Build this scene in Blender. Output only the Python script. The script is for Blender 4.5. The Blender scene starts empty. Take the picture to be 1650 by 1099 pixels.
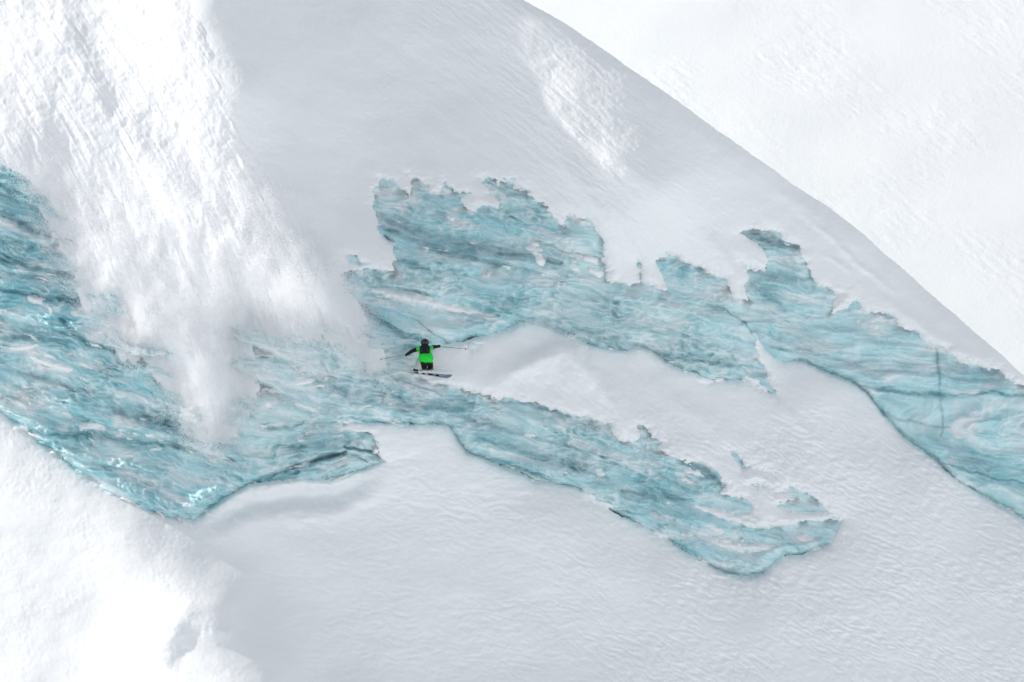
import bpy, bmesh, math
import numpy as np
from mathutils import Vector, Matrix

# ------------------------------------------------------------------ camera, sky, sun, exposure
S = 42.0            # photograph pixels (1650 wide) per metre at the reference distance
D0 = 200.0          # metres from the camera to the middle of the face
PITCH = math.radians(12.0)
scene = bpy.context.scene
COL = scene.collection
RIGHT = np.array([1.0, 0.0, 0.0])
FWD = np.array([0.0, math.cos(PITCH), -math.sin(PITCH)])
UP = np.array([0.0, math.sin(PITCH), math.cos(PITCH)])
CENTER = np.array([0.0, 0.0, 90.0])
CAM = CENTER - FWD * D0

cam_data = bpy.data.cameras.new('camera')
cam_data.sensor_width = 36.0
cam_data.lens = 36.0 * D0 / (1650.0 / S)
cam_data.clip_start = 1.0
cam_data.clip_end = 12000.0
cam = bpy.data.objects.new('camera', cam_data)
COL.objects.link(cam)
cam.location = CAM
cam.rotation_euler = (math.radians(90) - PITCH, 0, 0)
scene.camera = cam

def to_world(x, y, z):
    return (CENTER[None, :] + np.asarray(x, float)[:, None] * RIGHT + np.asarray(y, float)[:, None] * UP
            - np.asarray(z, float)[:, None] * FWD)

LC = np.array([-0.75, 0.52, -0.34]); LC /= np.linalg.norm(LC)   # direction to the sun, camera axes
LW = LC[0] * RIGHT + LC[1] * UP - LC[2] * FWD
SUN_EL = math.asin(LW[2]); SUN_AZ = math.atan2(LW[0], LW[1])

world = bpy.data.worlds.new('World'); scene.world = world
world.use_nodes = True
wn = world.node_tree; wn.nodes.clear()
sky = wn.nodes.new('ShaderNodeTexSky'); sky.sky_type = 'NISHITA'; sky.sun_disc = False
sky.sun_elevation = SUN_EL; sky.sun_rotation = SUN_AZ
sky.altitude = 2500.0; sky.air_density = 0.8; sky.dust_density = 3.0; sky.ozone_density = 0.6
hsv = wn.nodes.new('ShaderNodeHueSaturation'); hsv.inputs['Saturation'].default_value = 0.22
bg = wn.nodes.new('ShaderNodeBackground'); bg.inputs['Strength'].default_value = 0.15
wo = wn.nodes.new('ShaderNodeOutputWorld')
wn.links.new(sky.outputs[0], hsv.inputs['Color']); wn.links.new(hsv.outputs[0], bg.inputs['Color'])
wn.links.new(bg.outputs[0], wo.inputs['Surface'])

sun_data = bpy.data.lights.new('sun', 'SUN')
sun_data.energy = 2.0; sun_data.angle = math.radians(0.6); sun_data.color = (1.0, 0.96, 0.90)
sun = bpy.data.objects.new('sun', sun_data); COL.objects.link(sun)
sun.location = CENTER + LW * 150
sun.rotation_euler = Vector(-LW).to_track_quat('-Z', 'Y').to_euler()

vs = scene.view_settings
scene.display_settings.display_device = 'sRGB'
vs.view_transform = 'Standard'; vs.look = 'None'; vs.gamma = 1.0; vs.use_curve_mapping = False
vs.exposure = 0.90
scene.cycles.max_bounces = 9
scene.cycles.diffuse_bounces = 8
scene.cycles.use_denoising = True

# ------------------------------------------------------------------ numpy helpers
_rng = np.random.default_rng(7)
_PERM = np.concatenate([_rng.permutation(1024)] * 2).astype(np.int32)
_ANG = _rng.uniform(0, 2 * np.pi, 1024).astype(np.float32)
_GX = np.cos(_ANG); _GY = np.sin(_ANG)

def perlin(x, y, seed=0):
    x = np.asarray(x, np.float32) + np.float32(seed * 17.31 + 4096)
    y = np.asarray(y, np.float32) + np.float32(seed * 9.77 + 4096)
    xf = np.floor(x); yf = np.floor(y)
    xi = xf.astype(np.int32) & 1023; yi = yf.astype(np.int32) & 1023
    fx = x - xf; fy = y - yf
    u = fx * fx * fx * (fx * (fx * 6 - 15) + 10); v = fy * fy * fy * (fy * (fy * 6 - 15) + 10)
    x1 = (xi + 1) & 1023; y1 = (yi + 1) & 1023
    a = _PERM[xi]; b = _PERM[x1]
    def g(h, dx, dy): return _GX[h] * dx + _GY[h] * dy
    n00 = g(_PERM[a + yi], fx, fy); n10 = g(_PERM[b + yi], fx - 1, fy)
    n01 = g(_PERM[a + y1], fx, fy - 1); n11 = g(_PERM[b + y1], fx - 1, fy - 1)
    nx0 = n00 + u * (n10 - n00); nx1 = n01 + u * (n11 - n01)
    return (nx0 + v * (nx1 - nx0)) * 1.5

def fbm(x, y, octs=4, seed=0, gain=0.5):
    s = 0; a = 1.0; t = 0
    for k in range(octs):
        s = s + a * perlin(x * 2.0 ** k, y * 2.0 ** k, seed + k * 3); t += a; a *= gain
    return s / t

def ridged(x, y, octs=3, seed=0, gain=0.5):
    s = 0; a = 1.0; t = 0
    for k in range(octs):
        s = s + a * (1 - np.abs(perlin(x * 2.0 ** k, y * 2.0 ** k, seed + k * 5)) * 1.8); t += a; a *= gain
    return s / t

def sstep(a, b, x):
    t = np.clip((x - a) / (b - a), 0, 1); return t * t * (3 - 2 * t)

def mixc(a, b, t):
    return a + (b - a) * np.asarray(t)[..., None]

def seg_dist(px, py, pts, closed=False, want_sign=False):
    """distance to a polyline; optionally the side (+ right of travel in image axes)"""
    pts = np.asarray(pts, np.float32); n = len(pts)
    best = np.full(px.shape, 1e9, np.float32); side = np.zeros(px.shape, np.float32)
    par = np.zeros(px.shape, np.float32)
    for i in range(n if closed else n - 1):
        a = pts[i]; b = pts[(i + 1) % n]; d = b - a; L2 = float(d @ d) + 1e-9
        t = np.clip(((px - a[0]) * d[0] + (py - a[1]) * d[1]) / L2, 0, 1)
        ex = px - a[0] - t * d[0]; ey = py - a[1] - t * d[1]
        q = ex * ex + ey * ey
        m = q < best
        best = np.where(m, q, best)
        if want_sign:
            side = np.where(m, np.sign(d[0] * (py - a[1]) - d[1] * (px - a[0])), side)
        par = np.where(m, (i + t) / (n - 1), par)
    best = np.sqrt(best)
    return (best, side, par) if want_sign else (best, par)

def poly_sd(px, py, pts):
    """signed distance to polygon, negative inside"""
    d, _ = seg_dist(px, py, pts, closed=True)
    pts = np.asarray(pts, np.float32); ins = np.zeros(px.shape, bool); j = len(pts) - 1
    for i in range(len(pts)):
        xi, yi = pts[i]; xj, yj = pts[j]
        if yi != yj:
            c = ((yi > py) != (yj > py)) & (px < (xj - xi) * (py - yi) / (yj - yi) + xi)
            ins ^= c
        j = i
    return np.where(ins, -d, d)

# coarse lookup grid in photograph pixels
CX0, CY0, CST = -240.0, -240.0, 4.0
CNX, CNY = int((1890 + 240) / CST) + 1, int((1340 + 240) / CST) + 1
gx, gy = np.meshgrid(CX0 + np.arange(CNX, dtype=np.float32) * CST, CY0 + np.arange(CNY, dtype=np.float32) * CST)

def lookup(F, px, py):
    fx = np.clip((px - CX0) / CST, 0, CNX - 1.001); fy = np.clip((py - CY0) / CST, 0, CNY - 1.001)
    ix = fx.astype(np.int32); iy = fy.astype(np.int32); tx = (fx - ix).astype(np.float32); ty = (fy - iy).astype(np.float32)
    return ((F[iy, ix] * (1 - tx) + F[iy, ix + 1] * tx) * (1 - ty) + (F[iy + 1, ix] * (1 - tx) + F[iy + 1, ix + 1] * tx) * ty)

def blur(F, n=1):
    for _ in range(n):
        P = np.pad(F, 1, mode='edge')
        F = (P[:-2, 1:-1] + P[2:, 1:-1] + P[1:-1, :-2] + P[1:-1, 2:] + 4 * P[1:-1, 1:-1]) / 8
    return F

# ------------------------------------------------------------------ traced outlines
ICE_UP = [(545, 452), (560, 441), (587, 432), (610, 436), (635, 442), (637, 417), (630, 400), (612, 380), (603, 350), (600, 330),
     (603, 313), (613, 288), (633, 293), (650, 303), (662, 323), (661, 283), (680, 293), (693, 300), (690, 313), (707, 313),
     (717, 295), (733, 310), (757, 312), (743, 320), (747, 333), (758, 343), (777, 330), (803, 338), (803, 323), (783, 312),
     (795, 308), (783, 300), (772, 290), (788, 288), (800, 293), (827, 295), (830, 303), (852, 307), (847, 315), (870, 328),
     (880, 337), (887, 350), (910, 368), (915, 350), (933, 353), (957, 360), (967, 380), (972, 397), (974, 420), (980, 437),
     (977, 455), (997, 453), (1013, 462), (1029, 452), (1027, 420), (1031, 420), (1037, 455), (1070, 470), (1075, 467), (1063, 437), (1057, 423),
     (1063, 413), (1080, 412), (1100, 420), (1117, 427), (1140, 437), (1170, 447), (1172, 463), (1180, 480), (1210, 488),
     (1207, 477), (1197, 460), (1200, 453), (1206, 450), (1190, 422), (1203, 430), (1233, 437), (1237, 420), (1230, 407), (1210, 390),
     (1193, 375), (1207, 369), (1240, 372), (1255, 378), (1263, 393), (1287, 398), (1280, 412), (1297, 427), (1307, 447),
     (1317, 462), (1333, 463), (1357, 473), (1343, 487), (1338, 505), (1360, 497), (1380, 483), (1390, 495), (1407, 503),
     (1423, 507), (1437, 507), (1447, 522), (1460, 533), (1473, 532), (1493, 550), (1510, 557), (1527, 562), (1530, 573),
     (1547, 580), (1573, 587), (1593, 593), (1613, 598), (1633, 613), (1650, 623), (1800, 700),
     (1800, 940), (1650, 841), (1626, 828), (1593, 811), (1570, 796), (1541, 780), (1521, 762), (1505, 746), (1478, 727),
     (1455, 710), (1429, 683), (1406, 654), (1393, 636), (1374, 623), (1354, 613), (1331, 606), (1311, 595), (1295, 588),
     (1279, 586), (1264, 586), (1249, 580), (1233, 566), (1222, 546), (1214, 548), (1222, 575), (1236, 605), (1248, 637),
     (1227, 630), (1197, 617), (1183, 620), (1163, 617), (1140, 620), (1117, 607), (1095, 600), (1070, 588), (1060, 577),
     (1047, 568), (1027, 563), (1010, 570), (990, 568), (950, 562), (927, 550), (897, 537), (877, 528), (850, 522), (837, 525),
     (827, 535), (790, 545), (763, 550), (745, 556), (700, 562), (640, 560), (560, 520)]
ICE_LEFT = [(-150, 110), (0, 240), (70, 300), (200, 400), (400, 430), (545, 445), (600, 480), (700, 545), (700, 565), (676, 585),
     (668, 603), (700, 617), (722, 640), (700, 688), (627, 744), (586, 761), (531, 780), (485, 776), (435, 782), (401, 786),
     (364, 807), (326, 836), (314, 845), (289, 843), (268, 841), (234, 826), (188, 803), (138, 774), (84, 734), (42, 703),
     (0, 669), (-150, 560)]
ICE_LOW = [(660, 607), (700, 617), (737, 623), (757, 630), (783, 637), (797, 647), (810, 642), (850, 648), (883, 657), (920, 670),
     (943, 670), (960, 677), (987, 683), (987, 693), (990, 707), (1007, 713), (1020, 713), (1030, 703), (1027, 687), (1043, 690),
     (1050, 700), (1070, 713), (1055, 724), (1067, 729), (1087, 738), (1113, 747), (1130, 745), (1147, 760), (1167, 783),
     (1160, 797), (1187, 800), (1200, 803), (1213, 813), (1215, 830), (1190, 832), (1223, 848), (1267, 845), (1307, 840),
     (1343, 835), (1362, 837), (1357, 847), (1347, 863), (1337, 883), (1317, 890), (1293, 900), (1263, 902), (1250, 912),
     (1233, 930), (1210, 937), (1187, 935), (1153, 922), (1130, 910), (1100, 893), (1073, 873), (1055, 862), (1040, 853),
     (1023, 848), (997, 837), (967, 820), (940, 805), (930, 790), (910, 787), (883, 783), (860, 780), (837, 767), (797, 752),
     (770, 740), (750, 733), (737, 715), (723, 693), (700, 688), (677, 687), (657, 682), (627, 687), (593, 683), (582, 675), (560, 640)]
ICE_PATCHES = [
    [(1177, 725), (1193, 737), (1200, 747), (1220, 752), (1243, 763), (1227, 763), (1207, 757), (1193, 760), (1183, 743)],
    [(1205, 780), (1223, 777), (1253, 790), (1273, 787), (1287, 790), (1307, 800), (1333, 818), (1337, 827), (1310, 830),
     (1267, 828), (1250, 813), (1280, 802), (1253, 797), (1233, 785), (1213, 787)],
    [(556, 414), (572, 412), (588, 424), (580, 430), (560, 424)],
    [(752, 560), (762, 558), (758, 568)], [(740, 548), (775, 556), (768, 562)]]
SNOW_HOLES = [
    [(640, 690), (627, 687), (590, 686), (566, 684), (556, 690), (572, 696), (602, 698), (592, 706), (604, 716), (602, 730), (627, 744), (700, 745), (740, 720), (700, 690)],
    [(1214, 540), (1222, 546), (1236, 575), (1262, 590), (1250, 640), (1238, 605), (1220, 575)]]
SNOW_STRIPS = [   # snow lying on ledges of the ice: polyline, half width
    ([(1057, 858), (1110, 868), (1180, 881), (1263, 885)], 4.5), ([(1120, 815), (1167, 830), (1223, 847)], 6.0),
    ([(940, 803), (1010, 818), (1075, 832)], 2.2), ([(600, 468), (659, 481), (703, 490), (768, 507), (815, 517)], 5.0),
    ([(0, 622), (45, 640), (110, 668)], 3.5), ([(130, 690), (180, 684), (240, 700), (330, 712)], 4.0), ([(20, 562), (60, 556)], 4.0),
    ([(50, 575), (85, 588), (115, 595)], 4.0), ([(0, 690), (60, 688), (110, 690)], 3.0), ([(420, 610), (470, 620), (500, 615)], 5.0),
    ([(480, 650), (520, 668), (560, 680)], 3.0), ([(400, 655), (440, 650)], 6.0), ([(830, 665), (880, 690)], 2.0),
    ([(560, 640), (600, 648), (640, 652)], 2.0), ([(1185, 590), (1235, 628)], 3.0)]
SNOW_BLOBS = [(910, 765, 16, 9), (966, 762, 10, 5), (1120, 762, 20, 5), (1108, 775, 9, 4), (850, 700, 8, 3), (870, 420, 7, 7), (862, 404, 9, 4),
    (925, 432, 8, 5), (932, 446, 9, 4), (960, 440, 10, 5), (952, 420, 7, 4), (955, 795, 12, 7), (975, 800, 9, 6), (942, 798, 8, 5),
    (1155, 852, 12, 4), (1300, 872, 16, 6), (1180, 440, 6, 6), (1120, 455, 5, 9), (1062, 590, 14, 6), (1130, 612, 12, 5), (760, 318, 9, 4),
    (350, 770, 14, 7), (230, 768, 10, 5), (60, 485, 12, 5), (90, 500, 9, 4), (500, 585, 14, 5), (340, 780, 8, 5)]
RIM = [(500, -330), (680, -140), (843, 0), (910, 37), (950, 63), (1017, 110), (1100, 168), (1183, 228), (1280, 297), (1333, 331), (1385, 371), (1433, 413),
     (1500, 473), (1567, 531), (1603, 562), (1650, 604), (1760, 710), (1900, 850), (2300, 1250)]
SLUFF = [(-150, -150), (300, -150), (340, 0), (375, 90), (390, 150), (430, 240), (480, 330), (515, 400), (548, 460), (580, 520), (600, 565), (602, 592),
     (585, 570), (556, 545), (520, 528), (480, 535), (440, 530), (405, 520), (385, 545), (392, 600), (396, 650), (370, 690), (340, 716), (318, 700), (292, 645),
     (272, 600), (245, 575), (212, 568), (190, 530), (182, 490), (150, 485), (140, 460), (118, 415), (92, 370), (62, 310), (0, 236), (-150, 90)]
GULLY = [(90, -40), (108, 60), (140, 130), (170, 190), (230, 240), (300, 320), (360, 365), (430, 410), (500, 445), (560, 500)]
# seams in the ice, and crevice shade painted along the wall feet: polyline, half width px, groove depth m, deep teal amount, grey amount
SEAMS = [
    ([(606, 348), (640, 362), (700, 380), (760, 397), (830, 408), (905, 425)], 9, .06, .35, .55),
    ([(620, 368), (680, 392), (740, 412), (800, 425), (870, 440)], 6, .06, .35, .55),
    ([(637, 416), (660, 424), (690, 436)], 5, .10, .8, .2), ([(690, 395), (745, 405), (770, 410)], 6, .04, .7, .1),
    ([(900, 404), (960, 415), (1000, 440), (1040, 452)], 2.0, .06, .1, .6),
    ([(668, 512), (676, 520), (688, 531), (694, 536), (708, 543), (720, 554), (734, 561)], 1.1, .08, .2, .6),
    ([(560, 478), (590, 500), (620, 518), (655, 545)], 8, .06, .1, .55),
    ([(860, 512), (900, 518), (960, 540), (1020, 556), (1090, 575), (1140, 583), (1190, 592)], 6, .10, .75, .1),
    ([(880, 530), (940, 552), (1000, 565), (1060, 582), (1120, 604)], 9, .04, .8, .0),
    ([(1150, 492), (1185, 507), (1200, 520), (1220, 545)], 1.8, .10, .3, .5),
    ([(1264, 586), (1295, 588), (1331, 604), (1372, 620), (1393, 636), (1410, 660), (1432, 688), (1460, 714), (1500, 740), (1541, 778), (1593, 810), (1660, 845)], 5, 1.2, .95, .2),
    ([(1372, 620), (1410, 627), (1470, 635), (1540, 637), (1600, 632), (1660, 640)], 3.0, .14, .75, .3),
    ([(1509, 556), (1511, 585), (1515, 618)], 2.4, .06, .75, .1), ([(1514, 618), (1516, 650), (1519, 692), (1517, 705)], 1.4, .04, .7, .0),
    ([(1400, 655), (1440, 672), (1490, 684), (1530, 690)], 2.2, .05, .2, .4),
    ([(1505, 744), (1540, 752), (1600, 770), (1650, 778)], 1.8, .10, .5, .5), ([(1480, 700), (1560, 735), (1650, 760)], 10, .03, .45, 0),
    ([(1500, 600), (1560, 612), (1650, 612)], 5, .04, .1, .45), ([(1240, 560), (1300, 565), (1400, 595), (1480, 600)], 3, .04, .1, .35),
    ([(1195, 376), (1225, 384), (1262, 392), (1285, 400)], 9, .05, .05, .95), ([(1205, 432), (1250, 445), (1300, 450)], 6, .03, .2, .5),
    ([(1210, 455), (1235, 480), (1262, 495)], 7, .03, .85, .0), ([(1395, 500), (1440, 512)], 5, .03, .1, .7), ([(1580, 595), (1625, 612)], 7, .03, .1, .6),
    ([(582, 676), (600, 681), (630, 682), (655, 681), (690, 687)], 3, .10, .6, .3),
    ([(723, 694), (745, 728), (775, 742), (800, 752), (838, 767), (862, 780), (905, 787), (935, 790)], 5, 1.1, .9, .3),
    ([(790, 735), (840, 755), (880, 770)], 8, .05, .75, .0), ([(770, 705), (830, 722), (900, 745), (980, 770)], 5, .07, .65, .1),
    ([(720, 665), (800, 690), (900, 715), (1000, 742)], 3.5, .06, .25, .5), ([(640, 655), (700, 660), (760, 655)], 6, .05, .65, .1),
    ([(940, 806), (970, 821), (1000, 837), (1030, 850)], 6, .9, .9, .1), ([(1000, 790), (1060, 800), (1120, 806)], 4, .05, .4, .4),
    ([(1055, 863), (1075, 876), (1102, 894), (1132, 911)], 6, .9, .95, .1), ([(1130, 910), (1190, 925), (1240, 922)], 6, .04, .1, .5),
    ([(1262, 901), (1300, 894), (1338, 884)], 3.5, .5, .3, .6), ([(1030, 800), (1090, 812), (1150, 824)], 8, .03, .5, .0),
    ([(790, 648), (850, 651), (920, 672)], 4, .02, .1, .8), ([(1027, 690), (1045, 694), (1060, 708)], 5, .02, .1, .9), ([(1090, 742), (1140, 760), (1165, 785)], 5, .02, .4, .5),
    ([(0, 340), (25, 352), (60, 375), (100, 385)], 7, .10, .2, .8), ([(0, 420), (30, 425), (80, 440), (130, 446), (190, 455)], 6, .14, .6, .5),
    ([(0, 466), (50, 476), (110, 484), (150, 490)], 5, .14, .7, .6), ([(95, 515), (118, 532), (140, 552), (165, 560), (205, 570), (260, 580)], 4.5, .16, .85, .4),
    ([(0, 690), (80, 700), (160, 700), (230, 712), (310, 722)], 6, .10, .85, .1),
    ([(30, 600), (80, 612), (120, 630)], 5, .08, .2, .7), ([(180, 660), (230, 675), (290, 690)], 9, .06, .3, .6), ([(0, 545), (60, 540), (120, 560)], 5, .06, .6, .1),
    ([(314, 845), (340, 824), (366, 806), (402, 785), (440, 765), (500, 745), (560, 728)], 5, .55, .9, .25),
    ([(425, 778), (445, 770), (480, 760)], 8, .5, .95, .0), ([(556, 720), (580, 724), (604, 730), (625, 742)], 2.5, .3, .2, .8),
    ([(470, 722), (530, 716), (575, 714)], 7, .05, .7, .1), ([(488, 777), (535, 780), (585, 762), (626, 745)], 4.5, .8, .5, .5),
    ([(500, 610), (520, 620), (555, 632)], 8, .05, .8, .0), ([(420, 690), (470, 690), (490, 680)], 2.5, .08, .4, .6), ([(0, 300), (30, 310)], 9, .02, .6, .1),
    ([(555, 560), (600, 590), (640, 610), (720, 640), (800, 660)], 2, .06, .1, .5)]

# ------------------------------------------------------------------ the large shape of the face (height toward the viewer, metres)
ZPTS = [ # foreground sunlit shoulder
    (-220, 620, 2.4), (-200, 900, 5.5), (-200, 1250, 12.0), (0, 690, 5.3), (0, 850, 7.4), (0, 1099, 11.6), (120, 780, 7.5), (150, 1000, 10.9), (220, 850, 9.5), (200, 1200, 15.4),
    (358, 970, 12.7), (440, 1099, 15.6), (520, 1250, 18.8), (285, 905, 10.8),
    # trough
    (305, 860, 9.2), (350, 845, 8.9), (430, 800, 8.2), (345, 890, 9.5), (420, 850, 9.0), (385, 880, 9.1), (520, 800, 8.0), (415, 960, 11.0),
    # lower slope
    (500, 900, 9.8), (600, 1000, 10.9), (600, 800, 7.9), (500, 1000, 11.3), (520, 1099, 13.2), (650, 1200, 14.2), (660, 720, 7.4), (740, 760, 7.4), (760, 950, 9.7), (800, 1200, 13.6), (900, 830, 7.5), (900, 1000, 9.7), (1000, 900, 8.0),
    (1000, 1200, 13.0), (1100, 930, 7.4), (1250, 970, 6.8), (1250, 1200, 10.6), (1400, 900, 4.1), (1400, 750, 1.7), (1450, 1050, 5.9), (1500, 800, 1.4), (1600, 900, 1.7), (1600, 1100, 5.0),
    (1750, 1000, 1.6), (1750, 1250, 5.5), (1320, 640, 0.7), (1260, 700, 1.8), (1450, 770, 1.3), (1850, 1100, 2.4),
    # left wall
    (314, 840, 8.5), (390, 785, 7.9), (340, 770, 7.7), (250, 780, 7.6), (520, 765, 7.7), (600, 740, 7.8), (300, 620, 6.5), (300, 430, 3.7), (150, 500, 4.5), (0, 660, 5.0), (0, 450, 3.3), (0, 260, .0), (-200, 400, 1.8),
    (150, 720, 6.5), (500, 560, 6.6), (580, 530, 6.4), (600, 480, 4.6), (450, 640, 6.8), (560, 680, 7.6), (600, 600, 6.6),
    # lower ice band: feet and lip
    (590, 690, 7.7), (740, 712, 7.0), (850, 772, 6.7), (930, 790, 6.4), (1050, 862, 6.2), (1180, 930, 6.2), (1235, 925, 5.9), (1330, 880, 4.1), (1355, 840, 3.1),
    (700, 620, 6.4), (800, 648, 6.1), (900, 662, 5.6), (1000, 705, 5.2), (1100, 745, 4.8), (1200, 790, 4.1), (1280, 790, 3.3), (1000, 760, 5.9), (1130, 850, 5.7), (1220, 880, 5.2),
    # middle ramp
    (740, 600, 5.7), (820, 590, 4.9), (900, 600, 4.3), (1000, 640, 3.9), (1100, 680, 3.3), (1180, 700, 2.7), (1000, 600, 3.1), (1100, 640, 2.5), (1250, 760, 3.0),
    # upper wall: feet, belly, lip
    (700, 550, 5.1), (760, 548, 4.7), (850, 525, 3.3), (900, 535, 3.1), (980, 566, 2.7), (1060, 588, 2.1), (1140, 618, 1.8), (1243, 635, .9),
    (700, 440, 3.6), (850, 450, 3.2), (1000, 510, 2.5), (1120, 560, 2.0), (1000, 470, 1.8),
    (605, 310, .5), (700, 310, .4), (800, 320, .6), (900, 360, 1.2), (1000, 440, 1.2), (1070, 440, .6), (1170, 450, 0), (1255, 378, -1.9), (1230, 440, -.9), (1210, 540, .5),
    (1264, 582, -.3), (1390, 632, -.6), (1455, 706, -.4), (1570, 792, -.4), (1650, 837, -.5), (1800, 930, -.7), (1340, 560, -.6), (1500, 640, -1.0), (1600, 720, -.9), (1750, 800, -1.1),
    (1350, 470, -1.9), (1450, 525, -2.0), (1530, 570, -2.1), (1640, 615, -2.4), (1780, 720, -2.5),
    # upper slope
    (340, 0, -1.7), (400, 150, 1.4), (480, 330, 3.5), (550, 430, 4.7), (500, 150, -.9), (500, 0, -4.6), (560, 300, .7), (640, 0, -5.6), (640, 150, -2.9), (760, 150, -3.2), (900, 150, -2.0),
    (760, 0, -5.9), (860, 10, -4.7), (1000, 200, -.6), (1000, 290, 1.1), (1065, 310, 1.2), (900, 270, .1), (760, 250, -.9), (1080, 145, -2.6), (1290, 310, -3.5), (1390, 380, -3.6), (1500, 480, -3.7), (1650, 615, -3.5), (1800, 760, -3.4), (1135, 335, -.3),
    (640, -200, -10.5), (340, -200, -8.5),
    # sunlit upper left
    (0, 0, -6.2), (0, 130, -3.6), (150, 130, -2.5), (170, 0, -4.5), (200, 300, .5), (-200, -200, -11.5), (-200, 100, -7.5), (100, 250, -.8), (300, 200, .5)]
ZPTS = np.array(ZPTS, float); ZPTS[:, 2] *= 0.94
_c = 38.0
def _phi(dx, dy): return np.sqrt(dx * dx + dy * dy + _c * _c)
_n = len(ZPTS)
_A = np.zeros((_n + 3, _n + 3)); X_, Y_ = ZPTS[:, 0], ZPTS[:, 1]
_A[:_n, :_n] = _phi(X_[:, None] - X_[None, :], Y_[:, None] - Y_[None, :])
_A[:_n, :_n] -= np.eye(_n) * 6.0          # a little smoothing
_P = np.stack([np.ones(_n), X_ / 1000, Y_ / 1000], 1); _A[:_n, _n:] = _P; _A[_n:, :_n] = _P.T
_w = np.linalg.solve(_A, np.concatenate([ZPTS[:, 2], np.zeros(3)]))
ZC = np.zeros(gx.shape, np.float32)
for i in range(_n):
    ZC += (_w[i] * np.sqrt((gx - X_[i]) ** 2 + (gy - Y_[i]) ** 2 + _c * _c)).astype(np.float32)
ZC += (_w[_n] + _w[_n + 1] * gx / 1000 + _w[_n + 2] * gy / 1000).astype(np.float32)

def zbase(px, py):
    z = lookup(ZC, px, py)
    cx = np.clip(px, CX0, 1890); cy = np.clip(py, CY0, 1340)
    ox = (px - cx) / S; oy = (py - cy) / S
    return z + np.where(ox < 0, .25, -.22) * ox + np.where(oy < 0, .62, .55) * oy

def project(x, y, z):
    k = D0 / (D0 - z)
    return 825 + x * k * S, 549.5 - y * k * S

# signed distances on the coarse grid
SD = np.minimum(np.minimum(poly_sd(gx, gy, ICE_UP), poly_sd(gx, gy, ICE_LEFT)), poly_sd(gx, gy, ICE_LOW))
for p in ICE_PATCHES: SD = np.minimum(SD, poly_sd(gx, gy, p))
for p in SNOW_HOLES: SD = np.maximum(SD, -poly_sd(gx, gy, p))
_d, _s, _ = seg_dist(gx, gy, RIM, want_sign=True); RIMD = -_d * _s          # + beyond the rim (upper right)
SLUFFD = poly_sd(gx, gy, SLUFF)
_d, _s, GPAR = seg_dist(gx, gy, GULLY, want_sign=True); GULD = -_d * _s      # + upper right of the gully line
STRIP = np.full(gx.shape, -1e3, np.float32)

# ------------------------------------------------------------------ materials
def nodes_of(name):
    m = bpy.data.materials.new(name); m.use_nodes = True
    nt = m.node_tree; b = nt.nodes['Principled BSDF']; return m, nt, b

def snow_material(name, col, bump=0.25, fine=14.0):
    m, nt, b = nodes_of(name)
    tc = nt.nodes.new('ShaderNodeTexCoord')
    n1 = nt.nodes.new('ShaderNodeTexNoise'); n1.inputs['Scale'].default_value = fine; n1.inputs['Detail'].default_value = 5
    n2 = nt.nodes.new('ShaderNodeTexNoise'); n2.inputs['Scale'].default_value = 0.5; n2.inputs['Detail'].default_value = 3
    r = nt.nodes.new('ShaderNodeValToRGB')
    r.color_ramp.elements[0].position = .3; r.color_ramp.elements[1].position = .7
    r.color_ramp.elements[0].color = tuple(c * .975 for c in col) + (1,); r.color_ramp.elements[1].color = tuple(col) + (1,)
    bp = nt.nodes.new('ShaderNodeBump'); bp.inputs['Strength'].default_value = bump; bp.inputs['Distance'].default_value = 0.03
    for n in (n1, n2): nt.links.new(tc.outputs['Object'], n.inputs['Vector'])
    nt.links.new(n2.outputs['Fac'], r.inputs['Fac']); nt.links.new(r.outputs['Color'], b.inputs['Base Color'])
    nt.links.new(n1.outputs['Fac'], bp.inputs['Height']); nt.links.new(bp.outputs['Normal'], b.inputs['Normal'])
    b.inputs['Roughness'].default_value = 0.75; b.inputs['Specular IOR Level'].default_value = 0.15
    return m

SNOW_RGB = (0.865, 0.88, 0.885)
M_SNOW = snow_material('snow', SNOW_RGB)
M_FAR = snow_material('far snow', SNOW_RGB, .4, 6.0)
M_SLUFF = snow_material('loose snow', (0.88, 0.89, 0.90), .35, 10.0)

def ice_material():
    m, nt, b = nodes_of('glacier ice')
    at = nt.nodes.new('ShaderNodeAttribute'); at.attribute_name = 'ice_colour'
    ra = nt.nodes.new('ShaderNodeAttribute'); ra.attribute_name = 'frost'
    tc = nt.nodes.new('ShaderNodeTexCoord')
    mp = nt.nodes.new('ShaderNodeMapping'); mp.inputs['Scale'].default_value = (1, 1, 2.2); mp.inputs['Rotation'].default_value = (0, .25, 0)
    n1 = nt.nodes.new('ShaderNodeTexNoise'); n1.inputs['Scale'].default_value = 9; n1.inputs['Detail'].default_value = 6; n1.inputs['Roughness'].default_value = .62
    bp = nt.nodes.new('ShaderNodeBump'); bp.inputs['Strength'].default_value = .8; bp.inputs['Distance'].default_value = .06
    nt.links.new(tc.outputs['Object'], mp.inputs['Vector']); nt.links.new(mp.outputs[0], n1.inputs['Vector'])
    nt.links.new(n1.outputs['Fac'], bp.inputs['Height']); nt.links.new(bp.outputs[0], b.inputs['Normal'])
    nt.links.new(at.outputs['Color'], b.inputs['Base Color'])
    mr = nt.nodes.new('ShaderNodeMapRange'); mr.inputs['To Min'].default_value = .22; mr.inputs['To Max'].default_value = .7
    nt.links.new(ra.outputs['Fac'], mr.inputs['Value']); nt.links.new(mr.outputs[0], b.inputs['Roughness'])
    b.inputs['IOR'].default_value = 1.31
    return m
M_ICE = ice_material()

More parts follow.
